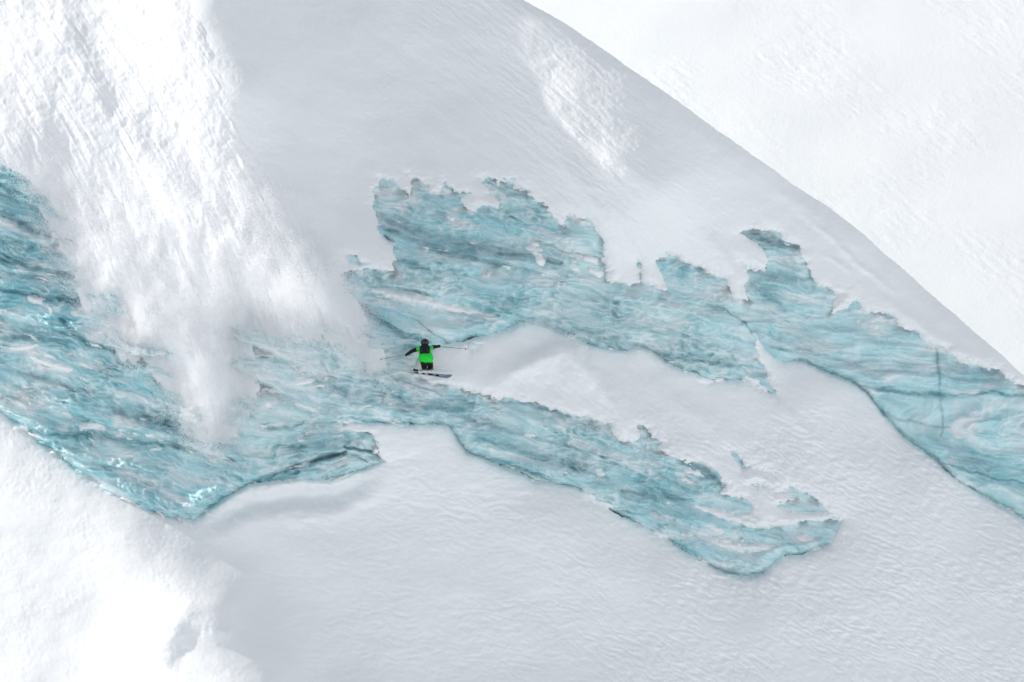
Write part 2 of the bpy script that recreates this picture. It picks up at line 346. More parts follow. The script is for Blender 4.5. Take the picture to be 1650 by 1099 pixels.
def plain(name, col, rough=.6, spec=.3, metal=0.0, noise=.12, scale=40):
    m, nt, b = nodes_of(name)
    n = nt.nodes.new('ShaderNodeTexNoise'); n.inputs['Scale'].default_value = scale
    tc = nt.nodes.new('ShaderNodeTexCoord'); nt.links.new(tc.outputs['Object'], n.inputs['Vector'])
    r = nt.nodes.new('ShaderNodeValToRGB')
    r.color_ramp.elements[0].color = tuple(c * (1 - noise) for c in col) + (1,); r.color_ramp.elements[1].color = tuple(min(1, c * (1 + noise)) for c in col) + (1,)
    nt.links.new(n.outputs['Fac'], r.inputs['Fac']); nt.links.new(r.outputs['Color'], b.inputs['Base Color'])
    b.inputs['Roughness'].default_value = rough; b.inputs['Specular IOR Level'].default_value = spec; b.inputs['Metallic'].default_value = metal
    return m

# ------------------------------------------------------------------ mesh from a height sheet
def sheet(name, P, face_mask, mat, colour=None, frost=None, kind='structure', label=None, cat=None):
    """P (ny,nx,3) world points, face_mask (ny-1,nx-1); makes one smooth mesh with unused points dropped"""
    ny, nx = P.shape[:2]
    jy, jx = np.nonzero(face_mask)
    a = jy * nx + jx
    q = np.stack([a, a + nx, a + nx + 1, a + 1], 1)
    used = np.zeros(ny * nx, bool); used[q.ravel()] = True
    remap = np.cumsum(used) - 1
    q = remap[q].astype(np.int32); V = P.reshape(-1, 3)[used].astype(np.float32)
    me = bpy.data.meshes.new(name)
    me.vertices.add(len(V)); me.vertices.foreach_set('co', V.ravel())
    me.loops.add(q.size); me.loops.foreach_set('vertex_index', q.ravel())
    me.polygons.add(len(q)); me.polygons.foreach_set('loop_start', np.arange(0, q.size, 4, dtype=np.int32))
    me.update(calc_edges=True)
    me.polygons.foreach_set('use_smooth', np.ones(len(q), bool))
    if colour is not None:
        c = np.ones((len(V), 4), np.float32); c[:, :3] = colour.reshape(-1, 3)[used]
        at = me.attributes.new('ice_colour', 'FLOAT_COLOR', 'POINT'); at.data.foreach_set('color', c.ravel())
        at = me.attributes.new('frost', 'FLOAT', 'POINT'); at.data.foreach_set('value', frost.reshape(-1)[used].astype(np.float32))
    me.materials.append(mat)
    o = bpy.data.objects.new(name, me); COL.objects.link(o)
    tag(o, label, cat, kind=kind)
    return o

def tag(o, label=None, cat=None, group=None, kind=None):
    if label: o['label'] = label
    if cat: o['category'] = cat
    if group: o['group'] = group
    if kind: o['kind'] = kind
    return o

# ------------------------------------------------------------------ the grid of the face
STEP = 1.5
fx = np.arange(-45, 1695 + STEP, STEP); fy = np.arange(-45, 1145 + STEP, STEP)
gro = np.cumsum(STEP * 1.16 ** np.arange(1, 42)); gro = gro[gro < 2600]
ax = np.concatenate([(fx[0] - gro)[::-1], fx, fx[-1] + gro]); ay = np.concatenate([(fy[0] - gro)[::-1], fy, fy[-1] + gro])
GXm, GYm = np.meshgrid((ax - 825) / S, (549.5 - ay) / S)
GXm = GXm.astype(np.float32); GYm = GYm.astype(np.float32)
px, py = 825 + GXm * S, 549.5 - GYm * S
for _ in range(3):
    zb = zbase(px, py); px, py = project(GXm, GYm, zb)
px = px.astype(np.float32); py = py.astype(np.float32)
zb = zbase(px, py).astype(np.float32)
SHP = px.shape

sd0 = lookup(SD, px, py)
# snow edges are ragged at two scales
SDY = np.zeros_like(SD); SDY[1:-1] = (SD[2:] - SD[:-2]) / (2 * CST)
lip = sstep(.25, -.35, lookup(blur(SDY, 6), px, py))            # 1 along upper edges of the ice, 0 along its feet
rag = (.35 + .65 * lip) * (6.0 * fbm(px / 24, py / 13, 3, 11) + 3.6 * fbm(px / 7.5, py / 5, 2, 14))
lookup_rim = lookup(RIMD, px, py)
rimd = lookup_rim + 2.6 * fbm(px / 70, py / 70, 3, 91) + 1.0 * fbm(px / 9, py / 9, 2, 93)
# band coordinates that follow the layering of the ice
_tx = np.arange(-2800, 4600, 5.0); _ts = np.interp(_tx, [-100, 250, 500, 1250, 1450], [.30, .30, .20, .20, .10]); _ti = np.cumsum(_ts) * 5.0
_ti -= np.interp(800, _tx, _ti)
warp = 14 * fbm(px / 110, py / 70, 3, 21)
bc = (py - np.interp(px, _tx, _ti) + warp + .42 * (px - 450) * sstep(360, 480, px) * sstep(680, 560, px) * sstep(650, 720, py)
      - .10 * (px - 900) * sstep(700, 800, px) * sstep(640, 700, py)).astype(np.float32)
ac = px + 0.2 * py + 10 * fbm(px / 60, py / 60, 2, 25)

wht = fbm(ac / 90, bc / 26, 4, 31)              # broad frost / snow veils
patch = fbm(ac / 34, bc / 8.5, 3, 35) + .35 * wht
dens = (.50 - .13 * sstep(600, 300, px) * sstep(330, 480, py) - .10 * np.exp(-((px - 480) / 110) ** 2 - ((py - 610) / 60) ** 2)
        + .12 * sstep(1150, 1300, px))
strip = np.full(SHP, -99.0, np.float32)
def local(box, pad):
    m = (px > box[0] - pad) & (px < box[2] + pad) & (py > box[1] - pad) & (py < box[3] + pad)
    return m
for pts, w in SNOW_STRIPS:
    a = np.array(pts, float); m = local((a[:, 0].min(), a[:, 1].min(), a[:, 0].max(), a[:, 1].max()), 25)
    d, t = seg_dist(px[m], py[m], pts)
    ww = w * (0.35 + .65 * np.sin(np.clip(t * .94 + .03, 0, 1) * np.pi) ** .5)
    strip[m] = np.maximum(strip[m], ww - d)
for bx, by, rx, ry in SNOW_BLOBS:
    m = local((bx, by, bx, by), 40)
    d = np.sqrt(((px[m] - bx) / rx) ** 2 + ((py[m] - .25 * (px[m] - bx) - by) / ry) ** 2)
    strip[m] = np.maximum(strip[m], (1 - d) * min(rx, ry) * 1.2)
sd = np.maximum(sd0 + rag, strip + 4.5 * fbm(px / 12, py / 7, 3, 17))
sd = np.maximum(sd, np.where(sd0 < 4, np.clip((patch - dens) * 26, -60, 5), -60))

# ---- ice relief and colour
wx = 4.5 * fbm(px / 26, py / 20, 2, 41); wy = 4.5 * fbm(px / 26, py / 20, 2, 43)
sc = 1 - np.abs(perlin((ac + wx) / 23, (bc + wy) / 7.5, 45)) * 2.0          # scalloped crests
sc2 = 1 - np.abs(perlin((ac - wy) / 10, (bc + wx) / 4.6, 49)) * 2.0
lay = fbm(ac / 300, bc / 8, 4, 53, .65)                  # layering
big = fbm(px / 170, py / 90, 3, 55)
smooth_right = sstep(1180, 1320, px) * .65               # the right-hand wall is smoother
rough = np.clip(.75 + 1.5 * fbm(px / 95, py / 60, 2, 57), .08, 1.5)        # rough and smooth faces
amp = (1 - smooth_right) * rough
# stepped ledges: each layer leans out and then breaks back under itself
def ledge(per, seed, n1, n2):
    ph = bc / per + .9 * fbm(ac / n1, bc / n2, 3, seed)
    f = ph - np.floor(ph); idx = np.floor(ph)
    return np.where(f < .84, (f / .84) ** 1.4, 1 - sstep(.84, 1.0, f)), f
l1, fr1 = ledge(64, 151, 260, 90); l2, fr2 = ledge(25, 157, 150, 50)
a1 = np.clip(.55 + 1.3 * fbm(ac / 150, bc / 60, 2, 161), .05, 1.1); a2 = np.clip(.45 + 1.4 * fbm(ac / 90, bc / 40, 2, 163), 0, 1.0)
inside = sstep(3, 26, -sd0)
ice_h = amp * (.13 * (sc - .45) + .055 * (sc2 - .45)) + .10 * lay + .30 * fbm(ac / 120, bc / 34, 3, 61) + inside * (.72 * a1 * (l1 - .4) + .30 * a2 * (l2 - .4))
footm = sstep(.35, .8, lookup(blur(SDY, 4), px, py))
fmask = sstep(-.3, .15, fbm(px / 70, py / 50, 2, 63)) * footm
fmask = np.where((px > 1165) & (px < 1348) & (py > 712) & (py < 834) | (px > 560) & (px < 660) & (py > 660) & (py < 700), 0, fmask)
ice_h -= .70 * (.5 + .8 * sstep(-.2, .3, fbm(px / 22, py / 22, 2, 167))) * np.exp(-(np.maximum(-sd0 - 1, 0) / 7.0) ** 2) * fmask + .25 * footm * np.exp(-np.maximum(-sd0, 0) / 9.0)
ice_h += .45 * footm * np.exp(-((np.maximum(-sd0, 0) - 26) / 15) ** 2) * sstep(0, 12, -sd0)
deep = np.zeros(SHP, np.float32); grey = np.zeros(SHP, np.float32); groove = np.zeros(SHP, np.float32)
jx = 5 * fbm(px / 24, py / 24, 3, 65); jy = 5 * fbm(px / 24, py / 24, 3, 69)
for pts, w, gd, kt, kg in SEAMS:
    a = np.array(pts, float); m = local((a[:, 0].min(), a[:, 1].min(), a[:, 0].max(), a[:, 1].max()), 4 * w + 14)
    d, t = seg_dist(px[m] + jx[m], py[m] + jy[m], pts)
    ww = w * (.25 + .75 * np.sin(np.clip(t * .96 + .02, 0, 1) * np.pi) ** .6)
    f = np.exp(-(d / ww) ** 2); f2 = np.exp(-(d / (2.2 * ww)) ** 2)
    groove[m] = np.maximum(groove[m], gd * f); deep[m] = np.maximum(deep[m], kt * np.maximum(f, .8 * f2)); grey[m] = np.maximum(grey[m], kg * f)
deep = np.maximum(deep, .85 * np.exp(-np.maximum(-sd0, 0) / 9.0) * fmask)  # crevice shade along the feet of the ice, put into the colour
ice_h -= groove
brk = .6 + .4 * sstep(-.3, .3, fbm(px / 18, py / 10, 3, 73))
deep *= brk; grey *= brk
turq = np.clip(.33 + .55 * lay + .80 * big - .30 * sstep(880, 1000, px) * sstep(1300, 1150, px) * sstep(420, 480, py) * sstep(640, 560, py)
               + .22 * sstep(450, 200, px) + .12 * sstep(680, 800, py), 0, 1)
crest = np.clip(sstep(.62, .92, sc) * np.clip(.5 + 1.0 * fbm(px / 30, py / 20, 2, 83), 0, 1) + .55 * sstep(.7, .98, sc2) * np.clip(.3 + .9 * fbm(px / 25, py / 18, 2, 89), 0, 1), 0, 1) * (1 - .6 * smooth_right)
frost = np.clip(.8 * crest * np.clip(.25 + rough, 0, 1) + sstep(-.02, .40, wht) * .55 + .45 * a2 * sstep(.5, .1, fr2) * sstep(.0, .3, wht + .15) + .35 * a1 * sstep(.35, .05, fr1), 0, 1)
frost += .55 * np.exp(-np.maximum(-sd, 0) / 5.0) * sstep(-.1, .3, fbm(px / 30, py / 30, 2, 97))
frost += .45 * np.exp(-((px - 520) / 130) ** 2 - ((py - 600) / 70) ** 2) + .35 * sstep(.05, .4, patch - .1)
frost = np.clip(frost * (1 - .75 * np.clip(deep + grey, 0, 1)), 0, 1)
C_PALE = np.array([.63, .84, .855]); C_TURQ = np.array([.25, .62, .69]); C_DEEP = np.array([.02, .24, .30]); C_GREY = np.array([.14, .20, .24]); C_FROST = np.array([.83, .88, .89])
col = mixc(np.broadcast_to(C_PALE, SHP + (3,)), C_TURQ, turq)
col = mixc(col, np.array([.36, .47, .54]), np.clip(sstep(.1, .5, fbm(px / 140, py / 50, 3, 84)) * .35, 0, 1))      # greyer, dirtier ice
strata = sstep(.16, .45, fbm(ac / 320, bc / 5.5, 4, 85, .6))
col = mixc(col, C_GREY * 1.6 + .06, strata * .36)
col = mixc(col, C_TURQ * .8, .30 * sstep(.35, -.2, sc) * np.clip(amp, 0, 1)); col = mixc(col, C_DEEP, np.clip(deep * .85, 0, 1)); col = mixc(col, C_FROST, frost * .92); col = mixc(col, C_GREY, np.clip(grey * .8, 0, 1))  # scallop hollows painted darker in place of shade
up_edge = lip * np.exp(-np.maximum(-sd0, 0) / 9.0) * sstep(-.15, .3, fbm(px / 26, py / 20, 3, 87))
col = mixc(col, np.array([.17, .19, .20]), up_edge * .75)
col = np.clip(col, .01, .9).astype(np.float32)

# ---- snow relief
rip_dir_a = px * .90 + py * .43; rip_dir_b = py * .90 - px * .43
rw = 14 * fbm(px / 70, py / 70, 3, 101)
right_g = sstep(760, 1150, px) * sstep(600, 760, py)
rip1 = ridged(rip_dir_a / 24, (rip_dir_b + .6 * rw) / 8.5, 3, 103) * right_g
low_g = sstep(640, 800, py) * (1 - right_g) * (.25 + .75 * sstep(430, 620, px))
rip2 = ridged((px + .3 * py) / 34, (py - .1 * px + rw) / 11, 3, 107) * low_g
grain = fbm(px / 7, py / 6, 3, 111)
up_g = sstep(640, 500, py - .35 * (px - 800))
flow_a = px * .80 + py * .60; flow_b = py * .80 - px * .60       # down the slope to the right
lit_g = up_g * np.exp(-((px - 890 - .55 * (py - 150)) / 150) ** 2) * sstep(460, 340, py)
streak = fbm(flow_a / 60, (flow_b + .35 * rw) / 8, 5, 115, .65)
streak2 = fbm(flow_a / 16, (flow_b + .35 * rw) / 5, 3, 119, .6)
mid_g = sstep(560, 620, py - .35 * (px - 800) + 40) * sstep(760, 660, py - .35 * (px - 900)) * sstep(740, 900, px)
sn = (.095 * (rip1 - .5) * np.clip(.9 + 1.0 * fbm(px / 130, py / 90, 2, 99), .2, 1.6) + .075 * (rip2 - .5) * (.6 + .6 * fbm(px / 200, py / 120, 2, 123)) + .020 * grain * (.4 + .6 * sstep(-.2, .3, fbm(px / 120, py / 80, 2, 113)))
      + lit_g * (.060 * streak + .028 * streak2) + .011 * up_g * streak + .05 * up_g * fbm(flow_a / 160, (flow_b + rw) / 38, 3, 173) + .035 * mid_g * streak + .012 * mid_g * streak2
      + .16 * fbm(px / 160, py / 110, 4, 127))
# snow tongues that slid over the upper ice, and drifts
ridge_lines = [([(900, 250), (950, 320), (985, 380), (1000, 440)], 16, .22), ([(985, 330), (1030, 390), (1060, 455)], 14, .22), ([(1140, 380), (1185, 440), (1200, 482)], 12, .20),
    ([(1290, 345), (1340, 385), (1380, 425), (1440, 470)], 5, .14), ([(1330, 410), (1370, 440)], 4, .08), ([(1240, 300), (1300, 340), (1350, 390)], 9, .10), ([(870, 150), (930, 210), (1000, 260), (1080, 330)], 14, .10),
    ([(790, 622), (830, 598), (870, 578), (905, 566), (925, 574), (955, 605), (990, 650), (1010, 700)], 15, .42), ([(830, 600), (890, 590), (960, 620)], 26, .34), ([(1040, 620), (1090, 650), (1150, 690)], 18, .16), ([(985, 640), (1005, 680), (1015, 712)], 14, .16), ([(1170, 800), (1220, 820), (1240, 850)], 12, .12),
    ([(1248, 637), (1280, 680), (1330, 720)], 6, .10), ([(640, 560), (700, 640), (760, 700)], 1, .0), ([(1420, 480), (1500, 540), (1600, 600)], 9, .12), ([(310, 1000), (340, 1010), (372, 1022)], 12, .16), ([(340, 846), (400, 812), (470, 800), (540, 798), (600, 772)], 17, -.75), ([(450, 835), (540, 825), (620, 780)], 16, .22)]  # short ridge on the sunlit shoulder added to extend the imitated skier shadow
for pts, w, h in ridge_lines:
    a = np.array(pts, float); m = local((a[:, 0].min(), a[:, 1].min(), a[:, 0].max(), a[:, 1].max()), 5 * w)
    d, t = seg_dist(px[m] + jx[m], py[m] + jy[m], pts)
    sn[m] += h * np.exp(-(d / w) ** 2) * np.sin(np.clip(t * .96 + .02, 0, 1) * np.pi) ** .5
thick = np.where(sd > 0, .05 + (.22 + .12 * lip * np.exp(-np.maximum(sd, 0) / 14)) * (1 - np.exp(-np.maximum(sd, 0) / 9.0)), .05 + np.minimum(sd, 0) * .05)
# dip added on the sunlit shoulder, its shade imitating the skier's cast shadow
SHADOW_DIP = [(316, 964), (299, 985), (284, 1010), (271, 1035), (261, 1060), (255, 1085)]
m = local((230, 930, 420, 1110), 60)
d, s_, t = seg_dist(px[m] + .9 * jx[m], py[m] + .9 * jy[m], SHADOW_DIP, want_sign=True)
q = d * s_ * -1.0
win = np.exp(-np.maximum(0, np.hypot((px[m] - 290) / 1.0, py[m] - 1030) - 40) ** 2 / 500)
prof = np.where(q < 0, np.exp(-(q / 70) ** 2), 1 - sstep(-.1, 1, q / 36)) * np.sin(np.clip(t * .9 + .08, 0, 1) * np.pi) ** .8
sn[m] += .38 * prof * win
zs = zb + thick + sn
zi = zb + ice_h - 1.0 * sstep(5, 18, sd)
drop = 9 * sstep(0, 3.2, rimd)
rnd = .35 * (np.clip(1 - np.maximum(-rimd, 0) / 28, 0, 1) ** 2)
zs = zs - drop - rnd; zi = zi - drop - rnd

# ---- loose snow that slides down on the left
gq = lookup(GULD, px, py); gp = lookup(GPAR, px, py)
sl0 = lookup(SLUFFD, px, py)
g_of_y = .75 * py - .5 * np.clip(py, 0, 720) ** 2 / 1200
uq = px - g_of_y
stk = fbm(uq / 13, py / 130, 4, 131, .6); stk2 = fbm(uq / 5, py / 50, 3, 135, .6)
lum = fbm(px / 16, py / 16, 4, 139, .6)
puff = fbm(px / 42 + .3 * stk, py / 48, 4, 145, .55)
low_sl = sstep(250, 430, py)
sl = sl0 + 22 * stk * low_sl + 8 * stk2 + 8 * lum + 16 * puff * low_sl - 4 * low_sl
gul = np.where(gq > 0, np.exp(-(gq / 26) ** 2), np.exp(-(gq / 90) ** 2)) * sstep(0, .12, gp)
sl_t = (.30 + .95 * low_sl) * (1 - np.exp(-np.maximum(-sl, 0) / 60)) - .02 + np.minimum(-sl, 0) * .02
crumb = fbm(px / 7, py / 7, 3, 147, .6)
tipb = np.exp(-((px - 505) / 75) ** 2 - ((py - 470) / 80) ** 2)
sl_h = sl_t + .36 * gul * sstep(0, -40, sl) + (.05 + .06 * low_sl) * stk + .010 * stk2 + .022 * lum + .016 * crumb + (.14 + .18 * low_sl) * puff + .9 * tipb
zl = zb + sl_h * sstep(20, -50, sl0 + 10 * low_sl - 10) - .1 * sstep(-50, 20, sl0)  + .06 * (1 - low_sl)
zl = zl + .10

if __name__ == '__main__':
    ice_on = (sd < 26) & (rimd < 3) & (np.abs(px - 825) < 1100) & (np.abs(py - 550) < 800)
    snow_on = (sd > -7) & (rimd < 6)
    sl_on = sl < 12
    def faces(m): return m[:-1, :-1] & m[1:, :-1] & m[:-1, 1:] & m[1:, 1:]
    def quad(v): return v[:-1, :-1]
    sl_deep = (sl < -30) & (zl > zs + .06)
    PI = to_world(GXm.ravel(), GYm.ravel(), zi.ravel()).reshape(SHP + (3,))
    PS = to_world(GXm.ravel(), GYm.ravel(), zs.ravel()).reshape(SHP + (3,))
    PL = to_world(GXm.ravel(), GYm.ravel(), zl.ravel()).reshape(SHP + (3,))
    fi = faces(ice_on); fs = faces(snow_on); fl = faces(sl_on)
    qx, qy = quad(px), quad(py)
    part_low = ((qx > 640) & (qy > 575) & (qy > 575 + (qx - 640) * .1)) & (qy > 640 + .02 * (qx - 1000)) & (qx < 1420) | ((qx > 560) & (qx < 1000) & (qy > 600 + (qx < 640) * 12))
    part_low &= ~((qx > 1010) & (qy < 655))
    part_left = (~part_low) & (qx < 556 + .75 * np.clip(qy - 440, 0, 200)) 
    part_up = (~part_low) & (~part_left)
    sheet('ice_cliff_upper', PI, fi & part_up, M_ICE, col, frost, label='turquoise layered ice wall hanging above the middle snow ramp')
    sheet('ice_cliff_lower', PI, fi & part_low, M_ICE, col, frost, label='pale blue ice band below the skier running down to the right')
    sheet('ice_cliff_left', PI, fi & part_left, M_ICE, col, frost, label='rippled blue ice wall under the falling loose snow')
    midline = np.interp(qx, [-2600, -100, 300, 560, 600, 900, 1210, 1400, 1700, 3000], [450, 450, 520, 470, 450, 450, 500, 560, 690, 1200])
    upm = qy < midline
    sheet('snow_slope_upper', PS, fs & upm & ~faces(sl_deep & (rimd < -40) & (px > -40) & (py > -40)), M_SNOW, label='shaded upper snow slope above the ice wall')
    sheet('snow_slope_lower', PS, fs & ~upm, M_SNOW, label='wind rippled lower snow slope with a sunlit shoulder at its left')
    sheet('snow_sluff', PL, fl & (qx > -44) & (qy > -44), M_SLUFF, kind='stuff', label='streaky loose snow avalanche pouring down over the ice on the left')

    # ------------------------------------------------------------------ the sunlit slope beyond the rim, and the basin all around
    bx, by = np.meshgrid(np.concatenate([np.linspace(-1, 24, 520), np.linspace(24.3, 62, 40)]), np.concatenate([np.linspace(-34, -6.2, 40), np.linspace(-6, 18, 500), np.linspace(18.3, 46, 20)]))
    qpx, qpy = 825 + bx * S, 549.5 - by * S
    fa = qpx * .83 + qpy * .55; fb = qpy * .83 - qpx * .55
    bz = -30 + .32 * (bx - 12) - .95 * (by - 8) + .055 * fbm(fa / 40, fb / 9, 4, 201, .65) * sstep(-.3, .4, fbm(qpx / 200, qpy / 160, 3, 205)) + .16 * fbm(qpx / 320, qpy / 220, 2, 209)
    PF = to_world(bx.ravel(), by.ravel(), bz.ravel()).reshape(bx.shape + (3,))
    sheet('snow_slope_far', PF, np.ones((559, 559), bool), M_FAR, label='bright sunlit snow slope behind the shaded rim')

    rr = np.concatenate([np.linspace(0, 600, 60), np.geomspace(640, 6000, 40)]); th = np.linspace(0, 2 * np.pi, 97)
    R, T = np.meshgrid(rr, th)
    Bx, By = R * np.cos(T), R * np.sin(T) - 40
    Bz = 4 + 10 * fbm(Bx / 160, By / 160, 3, 221) + .00 * R
    sheet('snow_basin', np.stack([Bx, By, Bz], -1), np.ones((96, 99), bool), M_FAR, label='wide snow basin below the face')

    # ------------------------------------------------------------------ powder: grains of snow hanging in the air
    M_POW, nt, b = nodes_of('powder')
    df = nt.nodes.new('ShaderNodeBsdfDiffuse'); tr = nt.nodes.new('ShaderNodeBsdfTranslucent'); mx = nt.nodes.new('ShaderNodeMixShader')
    df.inputs[0].default_value = (.93, .935, .94, 1); tr.inputs[0].default_value = (.93, .935, .94, 1)
    nt.links.new(df.outputs[0], mx.inputs[1]); nt.links.new(tr.outputs[0], mx.inputs[2]); nt.links.new(mx.outputs[0], nt.nodes['Material Output'].inputs[0])
    def grains(name, P, rad, label):
        me = bpy.data.meshes.new(name); me.vertices.add(len(P)); me.vertices.foreach_set('co', P.astype(np.float32).ravel())
        at = me.attributes.new('grain_radius', 'FLOAT', 'POINT'); at.data.foreach_set('value', rad.astype(np.float32))
        me.materials.append(M_POW)
        o = bpy.data.objects.new(name, me); COL.objects.link(o)
        ng = bpy.data.node_groups.new(name, 'GeometryNodeTree')
        ng.interface.new_socket('Geometry', in_out='INPUT', socket_type='NodeSocketGeometry'); ng.interface.new_socket('Geometry', in_out='OUTPUT', socket_type='NodeSocketGeometry')
        gi = ng.nodes.new('NodeGroupInput'); go = ng.nodes.new('NodeGroupOutput'); mp = ng.nodes.new('GeometryNodeMeshToPoints')
        na = ng.nodes.new('GeometryNodeInputNamedAttribute'); na.data_type = 'FLOAT'; na.inputs['Name'].default_value = 'grain_radius'
        sm = ng.nodes.new('GeometryNodeSetMaterial'); sm.inputs['Material'].default_value = M_POW
        ng.links.new(gi.outputs[0], mp.inputs['Mesh']); ng.links.new(na.outputs[0], mp.inputs['Radius'])
        ng.links.new(mp.outputs[0], sm.inputs[0]); ng.links.new(sm.outputs[0], go.inputs[0])
        md = o.modifiers.new('grains', 'NODES'); md.node_group = ng
        return tag(o, label, None, kind='stuff')
    rng = np.random.default_rng(5)
    ztop = np.maximum(np.maximum(np.where(ice_on, zi, -99), np.where(snow_on, zs, -99)), np.where(sl_on, zl, -99))
    sel = np.nonzero(((px > -20) & (px < 640) & (py > 120) & (py < 750)).ravel())[0]
    cand = rng.choice(sel, 5000000)
    cx, cy = px.ravel()[cand], py.ravel()[cand]
    s_ = sl0.ravel()[cand] + 20 * stk.ravel()[cand] + 22 * puff.ravel()[cand]; pf = puff.ravel()[cand]
    sk = stk.ravel()[cand]
    lowf = sstep(200, 420, cy)
    tip = np.exp(-((cx - 520) / 62) ** 2 - ((cy - 475) / 70) ** 2); lobe = np.exp(-((cx - 335) / 38) ** 2 - ((cy - 655) / 60) ** 2); lobe2 = np.exp(-((cx - 205) / 28) ** 2 - ((cy - 535) / 45) ** 2)
    veil = np.exp(-((cx - 480) / 75) ** 2 - ((cy - 560) / 55) ** 2)
    w = lowf * (.40 * np.exp(-(s_ / 24) ** 2) + .16 * sstep(10, -30, s_)) + .30 * tip * sstep(60, -10, s_) + .35 * lobe * sstep(25, -10, s_) + .30 * lobe2 * sstep(25, -10, s_) + .16 * veil * sstep(-.2, .4, sk)
    w *= (.35 + .65 * sstep(-.3, .35, sk + .6 * pf)) * (1 - .8 * sstep(-60, 20, cx - (340 + .36 * cy)) * sstep(430, 330, cy))
    keep = rng.random(len(cand)) < np.clip(w, 0, 1)
    k = cand[keep]; n = len(k)
    hz = rng.exponential(1, n) * (.14 + .35 * np.clip(pf[keep], 0, 1) + .55 * tip[keep] + .25 * lobe[keep] + .2 * veil[keep]) + .02
    gxp = GXm.ravel()[k] + rng.normal(0, .035, n); gyp = GYm.ravel()[k] + rng.normal(0, .035, n)
    grains('snow_powder', to_world(gxp, gyp, ztop.ravel()[k] + hz), rng.uniform(.005, .011, n), 'cloud of fine powder falling in front of the blue ice')
    print('powder grains', n)

    # ------------------------------------------------------------------ the skier
    RM = Matrix(np.stack([RIGHT, UP, -FWD], 1).tolist()).to_4x4()
    FEET = (690.0, 601.0)
    fz = float(zbase(np.array([FEET[0]]), np.array([FEET[1]]))[0]) + .62
    fk = (D0 - fz) / D0
    feet_w = to_world([(FEET[0] - 825) / S * fk], [(549.5 - FEET[1]) / S * fk], [fz])[0]
    def thing(name, label, cat, loc=(0, 0, 0), group=None):
        o = bpy.data.objects.new(name, None); COL.objects.link(o)
        o.empty_display_size = .2
        o.matrix_world = Matrix.Translation(Vector(feet_w) + RM.to_3x3() @ Vector(loc)) @ RM
        return tag(o, label, cat, group)
    def obj(name, bm, mat, parent, loc=(0, 0, 0), smooth=True):
        bmesh.ops.recalc_face_normals(bm, faces=bm.faces[:])
        if loc != (0, 0, 0): bmesh.ops.translate(bm, verts=bm.verts[:], vec=-Vector(loc))
        me = bpy.data.meshes.new(name); bm.to_mesh(me); bm.free()
        if smooth: me.polygons.foreach_set('use_smooth', [True] * len(me.polygons))
        me.materials.append(mat)
        o = bpy.data.objects.new(name, me); COL.objects.link(o); o.parent = parent
        return o
    def frame(t, ref=(0, 1, .3)):
        t = Vector(t).normalized(); r = Vector(ref)
        if abs(t.dot(r.normalized())) > .95: r = Vector((1, 0, .2))
        a = t.cross(r).normalized(); return a, t.cross(a).normalized()
    def tube(bm, pts, rad, n=12, flat=None, ref=(0, 1, .3)):
        """loft of rings; rad is a list of radii or (ra, rb) pairs"""
        P = [Vector(p) for p in pts]; rings = []
        for i, p in enumerate(P):
            t = (P[min(i + 1, len(P) - 1)] - P[max(i - 1, 0)]); a, b = frame(t, ref)
            ra, rb = rad[i] if isinstance(rad[i], tuple) else (rad[i], rad[i])
            rings.append([bm.verts.new(p + a * ra * math.cos(2 * math.pi * k / n) + b * rb * math.sin(2 * math.pi * k / n)) for k in range(n)])
        for r0, r1 in zip(rings, rings[1:]):
            for k in range(n): bm.faces.new((r0[k], r0[(k + 1) % n], r1[(k + 1) % n], r1[k]))
        bm.faces.new(rings[0]); bm.faces.new(rings[-1]); return bm
    def ell(bm, c, r, n=14, m=9, cut=None, rot=None):
        vs_ = []
        mat = Matrix.Translation(Vector(c)) @ (rot or Matrix.Identity(4)) @ Matrix.Diagonal((*r, 1))
        g = bmesh.ops.create_uvsphere(bm, u_segments=n, v_segments=m, radius=1, matrix=mat); return g['verts']
    def box(bm, c, size, rot=None, bev=.0):
        mat = Matrix.Translation(Vector(c)) @ (rot or Matrix.Identity(4)) @ Matrix.Diagonal((*size, 1))
        g = bmesh.ops.create_cube(bm, size=1, matrix=mat)
        if bev:
            es = list({e for v in g['verts'] for e in v.link_edges}); bmesh.ops.bevel(bm, geom=es, offset=bev, segments=3, affect='EDGES', profile=.5)
        return bm
    M_GREEN = plain('green jacket cloth', (.02, .60, .05), .65, .2, 0, .35, 9); M_BLACK = plain('black cloth', (.012, .012, .016), .7, .2)
    M_TROU = plain('dark trousers', (.022, .018, .022), .8, .15); M_HELM = plain('black helmet shell', (.012, .012, .018), .25, .5)
    M_BOOT = plain('grey boot shell', (.10, .09, .085), .4, .4); M_SKIN = plain('skin', (.55, .36, .28), .55, .3); M_POLE = plain('dark pole metal', (.06, .07, .08), .35, .5, .6)
    M_ORNG = plain('orange basket plastic', (.75, .30, .06), .5, .3); M_SKI = plain('blue grey ski topsheet', (.20, .27, .36), .35, .5); M_WHITE = plain('white ski graphic', (.75, .77, .80), .4, .4)
    M_INK = plain('black ski graphic', (.012, .013, .02), .4, .4); M_LENS = plain('goggle lens', (.05, .06, .10), .1, .8); M_STRAP = plain('grey strap', (.10, .10, .12), .7, .2)
    head = (-.13, 1.10, -.36); neck = (-.125, .96, -.29); chest = (-.12, .80, -.20); waist = (-.09, .58, -.03); pelvis = (-.07, .43, .06)
    hip = {'l': (-.17, .40, .06), 'r': (.04, .40, .04)}; knee = {'l': (-.16, .27, -.26), 'r': (.08, .25, -.28)}; ankle = {'l': (-.13, .09, .02), 'r': (.07, .055, .0)}
